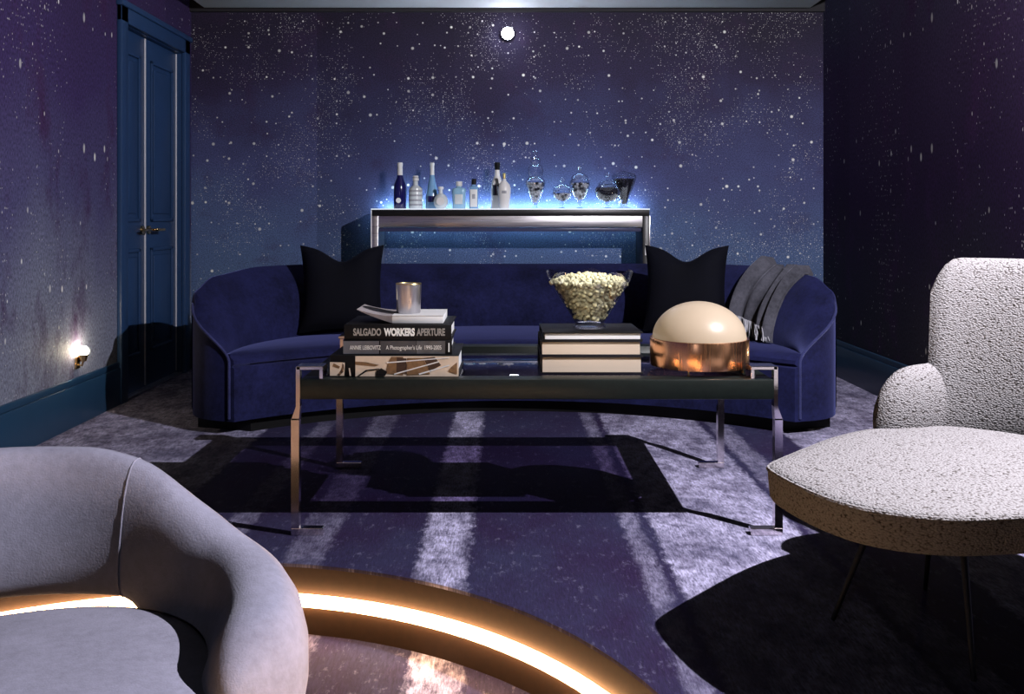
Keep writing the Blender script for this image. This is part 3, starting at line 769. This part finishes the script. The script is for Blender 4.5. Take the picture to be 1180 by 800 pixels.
# candy jars
ball_b = MB().ball((0, 0, 0), .0098, 2).mesh('candy', M['candyblack']); ball_w = MB().ball((0, 0, 0), .0092, 1).mesh('candy', M['candywhite'])
def jar(label, px, y, base, body, z0, z1, lid, lidprof, fill, z_fill, kind, clabel, cgroup):
    x = (px-CX)*y/FOC
    r = thing('candy_jar', label, 'jar', (x, y, KZ), 0, 'glass candy jars on the console')
    MB().lathe([(.001, 0)]+base+[(.001, base[-1][1])], 32).build('foot', M['jarglass'], r)
    inner = [(max(a-.003, .002), z+.002) for a, z in reversed(body)]
    MB().lathe([(.001, body[0][1])]+body+inner+[(.001, inner[-1][1])], 32).build('bowl', M['jarglass'], r)
    ld = MB(); ld.lathe(lidprof, 32); ld.build('lid', M['jarglass'], r)
    kn = MB(); zt = lidprof[-1][1]
    kn.lathe([(.004, zt-.002), (.006, zt+.004), (.004, zt+.010), (.013, zt+.018), (.017, zt+.028), (.013, zt+.038), (.005, zt+.044), (.001, zt+.047)], 16)
    kn.build('lid_knob', M['jarglass'], r)
    def R(z): return curve([(zz, rr) for rr, zz in body], z)
    P = []; tries = 0; placed = []
    while len(P) < fill*1.35 and tries < 14000:
        tries += 1
        if random.random() < .72:
            z = random.uniform(body[0][1]+.012, z_fill); rr = R(z)-.0135; a = random.uniform(-PI*1.02, PI*.02)
        else:
            z = z_fill+random.uniform(-.003, .002); rr = (R(z)-.014)*math.sqrt(random.random()); a = random.uniform(0, 2*PI)
        if rr < .001: rr = .001
        p = Vector((rr*CO(a), rr*S(a), z))
        if all((p-q).length > .0150 for q in P): P.append(p)
    for i, p in enumerate(P):
        wht = kind == 'mix' and random.random() < .62
        o = bpy.data.objects.new('candy', ball_w if wht else ball_b); C.objects.link(o)
        o.location = Vector((x, y, KZ))+p
        if kind == 'mix': o.rotation_euler = (i, i*2, 0); 
        tag(o, (('silver ' if wht else 'black ')+clabel) if kind == 'mix' else 'black '+clabel, 'candy', cgroup)
    hp = [(max(R(lerp(body[0][1]+.01, z_fill-.006, k/8))-.022, .003), lerp(body[0][1]+.01, z_fill-.006, k/8)) for k in range(9)]
    hs = [[((q+.0015*S(a*9+z0*300))*CO(a), (q+.0015*S(a*9+z0*300))*S(a), z0+.0015*S(a*11)) for a in [2*PI*k/40 for k in range(40)]] for q, z0 in hp]
    o = MB().loft(hs).build('candy_heap', M['candymix'] if kind == 'mix' else M['candyblack'], loc=(x, y, KZ)); tag(o, 'inner heap of candies in the '+cgroup.split(' in the ')[1], 'candy', kind='stuff')
    return r
jar('tallest glass apothecary jar with a two-tier lid, leftmost of the candy jars', 617, 6.38,
    [(.022, 0), (.024, .004), (.012, .012), (.010, .022), (.018, .030)], [(.014, .030), (.030, .060), (.052, .115), (.066, .160), (.066, .185), (.050, .205), (.038, .212)], .03, .21, None,
    [(.036, .213), (.044, .216), (.050, .235), (.052, .262), (.046, .285), (.026, .296), (.022, .302), (.034, .312), (.036, .330), (.020, .345)], 46, .168, 'mix', 'round candy in the tall jar leftmost of the candy jars', 'candies in the tall jar')
jar('low wide glass compote with a lid, second of the candy jars', 648, 6.34,
    [(.030, 0), (.031, .004), (.010, .010), (.008, .020), (.016, .030), (.008, .040), (.016, .050)], [(.012, .050), (.040, .062), (.060, .080), (.068, .100), (.066, .112), (.060, .118)], .05, .118, None,
    [(.061, .119), (.066, .121), (.056, .140), (.030, .156), (.008, .164)], 26, .096, 'mix', 'round candy in the low lidded compote', 'candies in the low compote')
jar('egg-shaped footed glass jar with a lid, middle of the candy jars', 668, 6.42,
    [(.034, 0), (.035, .004), (.011, .010), (.008, .024), (.018, .034), (.010, .044), (.016, .052)], [(.014, .052), (.038, .078), (.060, .120), (.070, .160), (.068, .180), (.060, .196), (.054, .202)], .05, .2, None,
    [(.055, .203), (.060, .205), (.052, .222), (.028, .238), (.008, .246)], 44, .168, 'mix', 'round candy in the egg-shaped footed jar', 'candies in the egg-shaped jar')
jar('round-bellied footed glass jar of black candies, fourth of the candy jars', 700, 6.34,
    [(.032, 0), (.033, .004), (.011, .010), (.009, .022), (.019, .030), (.010, .038), (.018, .046)], [(.016, .046), (.052, .058), (.078, .085), (.086, .110), (.080, .135), (.066, .152), (.058, .158)], .046, .158, None,
    [(.059, .159), (.064, .161), (.052, .178), (.028, .190), (.008, .196)], 62, .132, 'black', 'round candy in the round-bellied footed jar', 'candies in the round-bellied jar')
jar('wide-mouthed glass jar of black candies narrowing to its foot, rightmost of the candy jars', 719, 6.44,
    [(.050, 0), (.051, .005), (.030, .012), (.018, .022)], [(.020, .022), (.026, .050), (.042, .095), (.066, .150), (.080, .190), (.084, .212), (.083, .220)], .02, .22, None,
    [(.082, .221), (.086, .223), (.070, .236), (.036, .248), (.010, .256)], 60, .195, 'black', 'round candy in the wide-mouthed jar rightmost on the console', 'candies in the wide-mouthed jar')

# ------------------------------------------------------------------ grey armchair in the sunken floor
ang = math.radians(25)
root = thing('barrel_armchair', 'grey mohair barrel armchair with wraparound back in the sunken floor', 'armchair', (-1.05, 1.80, -PD), ang)
# local: -y faces forward, +x is the side nearer the camera's right
CA, CB, AR = .57, .43, .30
def arm_path(w):
    """w 0..1 from the middle of the back to the end of one arm: (x, y, nx, ny)"""
    L1 = PI/2*.46; tot = L1+AR; l = w*tot
    if l < L1:
        a = l/L1*PI/2; x, y = CA*S(a), CB*CO(a); nx, ny = S(a)/CA, CO(a)/CB
    else:
        e = (l-L1); x, y = CA-.10*(e/AR)**2, -e; nx, ny = 1, -.12*(e/AR)
    q = math.hypot(nx, ny); return x, y, nx/q, ny/q
def spline(p, x):
    if x <= p[0][0]: return p[0][1]
    if x >= p[-1][0]: return p[-1][1]
    for i in range(len(p)-1):
        if x <= p[i+1][0]:
            h = p[i+1][0]-p[i][0]; t = (x-p[i][0])/h
            def sl(k):
                if k == 0 or k == len(p)-1: return 0
                a = (p[k][1]-p[k-1][1])/(p[k][0]-p[k-1][0]); b = (p[k+1][1]-p[k][1])/(p[k+1][0]-p[k][0])
                return 0 if a*b <= 0 else 2*a*b/(a+b)
            return (2*t**3-3*t*t+1)*p[i][1]+(t**3-2*t*t+t)*h*sl(i)+(3*t*t-2*t**3)*p[i+1][1]+(t**3-t*t)*h*sl(i+1)
def arm_sec(w, sg):
    x, y, nx, ny = arm_path(w)
    zt = spline(((0, .705), (.18, .698), (.28, .672), (.42, .585), (.54, .535), (.72, .505), (.86, .49), (1, .465)), w)
    zb = spline(((0, .378), (.27, .368), (.40, .25), (.54, .03), (1, .03)), w)
    th = spline(((0, .055), (.28, .058), (.50, .085), (.75, .108), (1, .108)), w)
    if w > .86:
        k = (w-.86)/.14; f = math.sqrt(max(0, 1-k*k)); th *= max(f, .05); zm = .30; zt = zm+(zt-zm)*max(.35+.65*f, .2); 
    lean = spline(((0, .10), (.5, .05), (1, .01)), w)
    out = []
    for k in range(24):
        a = 2*PI*k/24; ca, sa = CO(a), S(a)
        q = 1/(abs(ca)**2.6+abs(sa)**2.6)**(1/2.6)
        zz = (zt+zb)/2+(zt-zb)/2*sa*q; off = th*ca*q+lean*((zz-.37)/.35)*.9
        off -= .075*min(1, max(0, (w-.35)/.25))*(max(0, .36-zz)/.36)**1.3
        out.append((sg*(x+nx*off), y+ny*off, zz))
    return out
def arms(w0, w1, sg, k=26): return [arm_sec(lerp(w0, w1, i/k), sg) for i in range(k+1)]
WS = .28
ws = [WS*(i/30) for i in range(31)]
m = MB(); m.loft([arm_sec(w, -1) for w in reversed(ws)]+[arm_sec(w, 1) for w in ws[1:]]); m.build('backrest', M['grey'], root)
wa = [WS+.001+(.86-WS)*i/24 for i in range(25)]+[.86+.14*S(PI/2*i/10) for i in range(1, 11)]
for sg in (-1, 1):
    m = MB(); m.loft([arm_sec(w, sg) for w in wa]); m.build('arm', M['grey'], root)
    p = arm_sec(WS, sg); m = MB(); m.tube([Vector(q) for q in p], .0022, 6, ring=True, cap=False); m.build('seam', M['grey'], root)
m = MB(); secs = []
def seat_ring(s, z, dy=0): return [(s*.495*(abs(CO(a))**.72)*(1 if CO(a) > 0 else -1), s*.44*(abs(S(a))**.78)*(1 if S(a) > 0 else -1)-.09+dy, z) for a in [2*PI*k/64 for k in range(64)]]
for s, z in ((.90, .20), (.955, .215), (.985, .25), (1, .30), (1, .325), (.985, .352), (.94, .374), (.85, .385), (.6, .395), (.3, .399), (.02, .40)): secs.append(seat_ring(s, z))
m.loft(secs); m.build('seat_cushion', M['grey'], root)
m = MB(); m.loft([seat_ring(s, z) for s, z in ((.86, 0.003), (.88, .01), (.88, .2))]); m.build('base', M['blackmetal'], root)

# ------------------------------------------------------------------ tweed swivel chair
root = thing('swivel_chair', 'pale nubby tweed lounge chair with wide cantilever seat at the right', 'armchair', (1.12, 2.42, 0), math.radians(-64))
SEATW = [(.657, 2.37), (.676, 2.255), (.714, 2.14), (.770, 2.055), (.853, 2.004), (.954, 1.985), (1.089, 2.0), (1.22, 2.01), (1.35, 2.02), (1.48, 2.03), (1.59, 2.09), (1.66, 2.23),
         (1.68, 2.42), (1.62, 2.60), (1.50, 2.76), (1.34, 2.85), (1.20, 2.862), (1.10, 2.825), (1.015, 2.775), (.914, 2.69), (.815, 2.585), (.725, 2.485), (.672, 2.42)]
def smooth_loop(P, k=4):
    out = []; n = len(P)
    for i in range(n):
        p0, p1, p2, p3 = (Vector(P[(i+d) % n]) for d in (-1, 0, 1, 2))
        for q in range(k):
            t = q/k; out.append(.5*((2*p1)+(p2-p0)*t+(2*p0-5*p1+4*p2-p3)*t*t+(3*p1-p0-3*p2+p3)*t**3))
    return out
_r = math.radians(64)
SEATL = [((x-1.12)*CO(_r)-(y-2.42)*S(_r), (x-1.12)*S(_r)+(y-2.42)*CO(_r)) for x, y in smooth_loop(SEATW)]
def seat2(s, z, dz=0): return [(x*s, .02+(y-.02)*s, z) for x, y in SEATL]
m = MB(); m.loft([seat2(s, z) for s, z in ((.02, .335), (.90, .333), (.975, .340), (.99, .352), (1, .405), (1.0, .415), (.992, .4235), (.975, .428), (.9, .433), (.6, .441), (.3, .444), (.02, .445))])
m.build('seat', M['tweed'], root)
m = MB(); m.tube([Vector(p)+Vector((0, 0, .0)) for p in seat2(.998, .4195)], .0055, 6, ring=True, cap=False); m.build('piping', M['tweed'], root)
# back: curved shell
m = MB(); secs = []
BW = .36
K = 24
def back_sec(u):
    """u -1..1 across the width"""
    x = .03+BW*S(u*1.25)/S(1.25); y = .48-.16*(1-CO(u*1.35))/(1-CO(1.35))
    nx, ny = -S(u*.9), 1*CO(u*.9)
    top = .925-.10*max(0, (abs(u)-.80)/.20)**2.2; bot = .33
    th = .048*(1-max(0, (abs(u)-.85)/.15)**2*.75)
    o = []
    for k in range(28):
        a = 2*PI*k/28; ca, sa = CO(a), S(a); q = 1/(abs(ca)**3+abs(sa)**3)**(1/3)
        zz = (top+bot)/2+(top-bot)/2*sa*q; of = th*ca*q+.13*((zz-.42)/.5)**1.2*1.0 if zz > .42 else th*ca*q
        o.append((x+(-nx)*0+(S(u*.9))*of*.5, y+CO(u*.9)*of, zz))
    return o
us2 = [-1+2*k/40 for k in range(41)]
m.loft([back_sec(u) for u in us2]); m.build('backrest', M['tweed'], root)
for sg in (-1, 1):
    m = MB(); secs = []
    for k in range(17):
        q = k/16; y = lerp(.13, .48, q); e = math.sqrt(max(0, 1-(1-min(q/.42, 1))**2)); e = max(e, .04)
        zt = .435+.165*e*(1+.1*q); zb = .40-.06*e; th = .062*e
        x = .350-.03*q*q
        secs.append([(sg*(x+th*CO(a)*.95), y, (zt+zb)/2+(zt-zb)/2*S(a)) for a in [2*PI*j/20 for j in range(20)]])
    m.loft(secs); m.build('arm', M['tweed'], root)
for k in range(4):
    a = PI/4+k*PI/2+.1
    MB().tube([(.15*CO(a), .15*S(a), .338), (.22*CO(a), .22*S(a), .15), (.275*CO(a), .275*S(a), .002)], [.010, .008, .006], 10).build('leg', M['black'], root)

# ------------------------------------------------------------------ lights: the room's own, then added fill lights
def sconce(x, y, z, sg, label):
    r = thing('wall_uplight', label, 'wall lamp', (x, y, z), 0, 'low wall uplights')
    MB().box(0, sg*.012, -.022, .022, -.03, .03, .003).build('backplate', M['brass'], r)
    MB().tube([(sg*.01, 0, -.01), (sg*.03, 0, -.015), (sg*.036, 0, .01)], .005, 8).build('bracket', M['brass'], r)
    MB().lathe([(.001, 0), (.016, 0), (.024, .035), (.022, .035), (.001, .004)], 20, c=(sg*.036, 0, .008)).build('cup', M['brass'], r)
    MB().ball((sg*.036, 0, .058), .027, 3).build('bulb', M['bulb_warm'], r)
sconce(XL, 4.83, .312, 1, 'small warm uplight glowing low on the left wall above the baseboard')
sconce(XR, 4.64, .318, -1, 'small warm uplight low on the right wall behind the tweed chair')
r = thing('wall_spotlight', 'small bright white round spotlight high on the starry wall', 'spotlight', ((585-CX)*6.5/FOC, 6.595, EYE+213*6.5/FOC))
o = MB().lathe([(.001, 0), (.045, 0), (.045, .03), (.040, .04), (.034, .042), (.001, .036)], 32).build('housing', M['blackmetal'], r); o.rotation_euler = (PI/2, 0, 0)
MB().ball((0, -.05, 0), .042, 3).build('bulb', M['bulb_cool'], r)

def lamp(name, typ, loc, energy, col, **kw):
    L = bpy.data.lights.new(name, typ); L.energy = energy; L.color = col
    for k, v in kw.items(): setattr(L, k, v)
    o = bpy.data.objects.new(name, L); C.objects.link(o); o.location = loc; return o
key = lamp('ceiling_spot', 'SPOT', (1.93, 2.06, 2.42), 510, (1, .97, 1), shadow_soft_size=.012, spot_size=math.radians(165), spot_blend=.15)
d_ = Vector((-.5, 4.6, .6))-Vector(key.location); key.rotation_euler = d_.to_track_quat('-Z', 'Y').to_euler()

lamp('added_fill_light', 'POINT', (-.9, -1.25, 1.55), 13, (.9, .9, 1), shadow_soft_size=.2)  # added unseen fill light, lifts the shadows from behind the camera
bowl_fill = lamp('bowl_fill_spot', 'SPOT', (.05, -.6, 2.2), 420, (1, .93, .84), shadow_soft_size=.15, spot_size=math.radians(5.6), spot_blend=.6)  # added narrow spot, brightens the front of the popcorn bowl
bowl_fill.rotation_euler = (Vector((.30, 3.395, .76))-bowl_fill.location).to_track_quat('-Z', 'Y').to_euler()
up_ = lamp('ceiling_fill_spot', 'SPOT', (.03, 5.7, 1.45), 34, (1, .95, 1), shadow_soft_size=.05, spot_size=math.radians(150), spot_blend=1.0); up_.rotation_euler = (PI, 0, 0)  # added spot without a fixture, brightens the ceiling panel
w = bpy.data.worlds.new('World'); sc.world = w; w.use_nodes = True
w.node_tree.nodes['Background'].inputs[0].default_value = (.02, .02, .04, 1); w.node_tree.nodes['Background'].inputs[1].default_value = .3

# ------------------------------------------------------------------ camera
cam = bpy.data.cameras.new('camera'); co = bpy.data.objects.new('camera', cam); C.objects.link(co)
co.location = (0, 0, EYE); co.rotation_euler = (PI/2, 0, 0)
cam.sensor_width = 36; cam.lens = 36*FOC/1180; cam.shift_x = (590-CX)/1180; cam.shift_y = -(400-CY)/1180
cam.clip_start = .05
sc.camera = co
vs = sc.view_settings
sc.display_settings.display_device = 'sRGB'
vs.view_transform = 'Standard'; vs.look = 'None'; vs.exposure = 0; vs.gamma = 1; vs.use_curve_mapping = False
sc.cycles.transparent_max_bounces = 24
sc.cycles.diffuse_bounces = 0
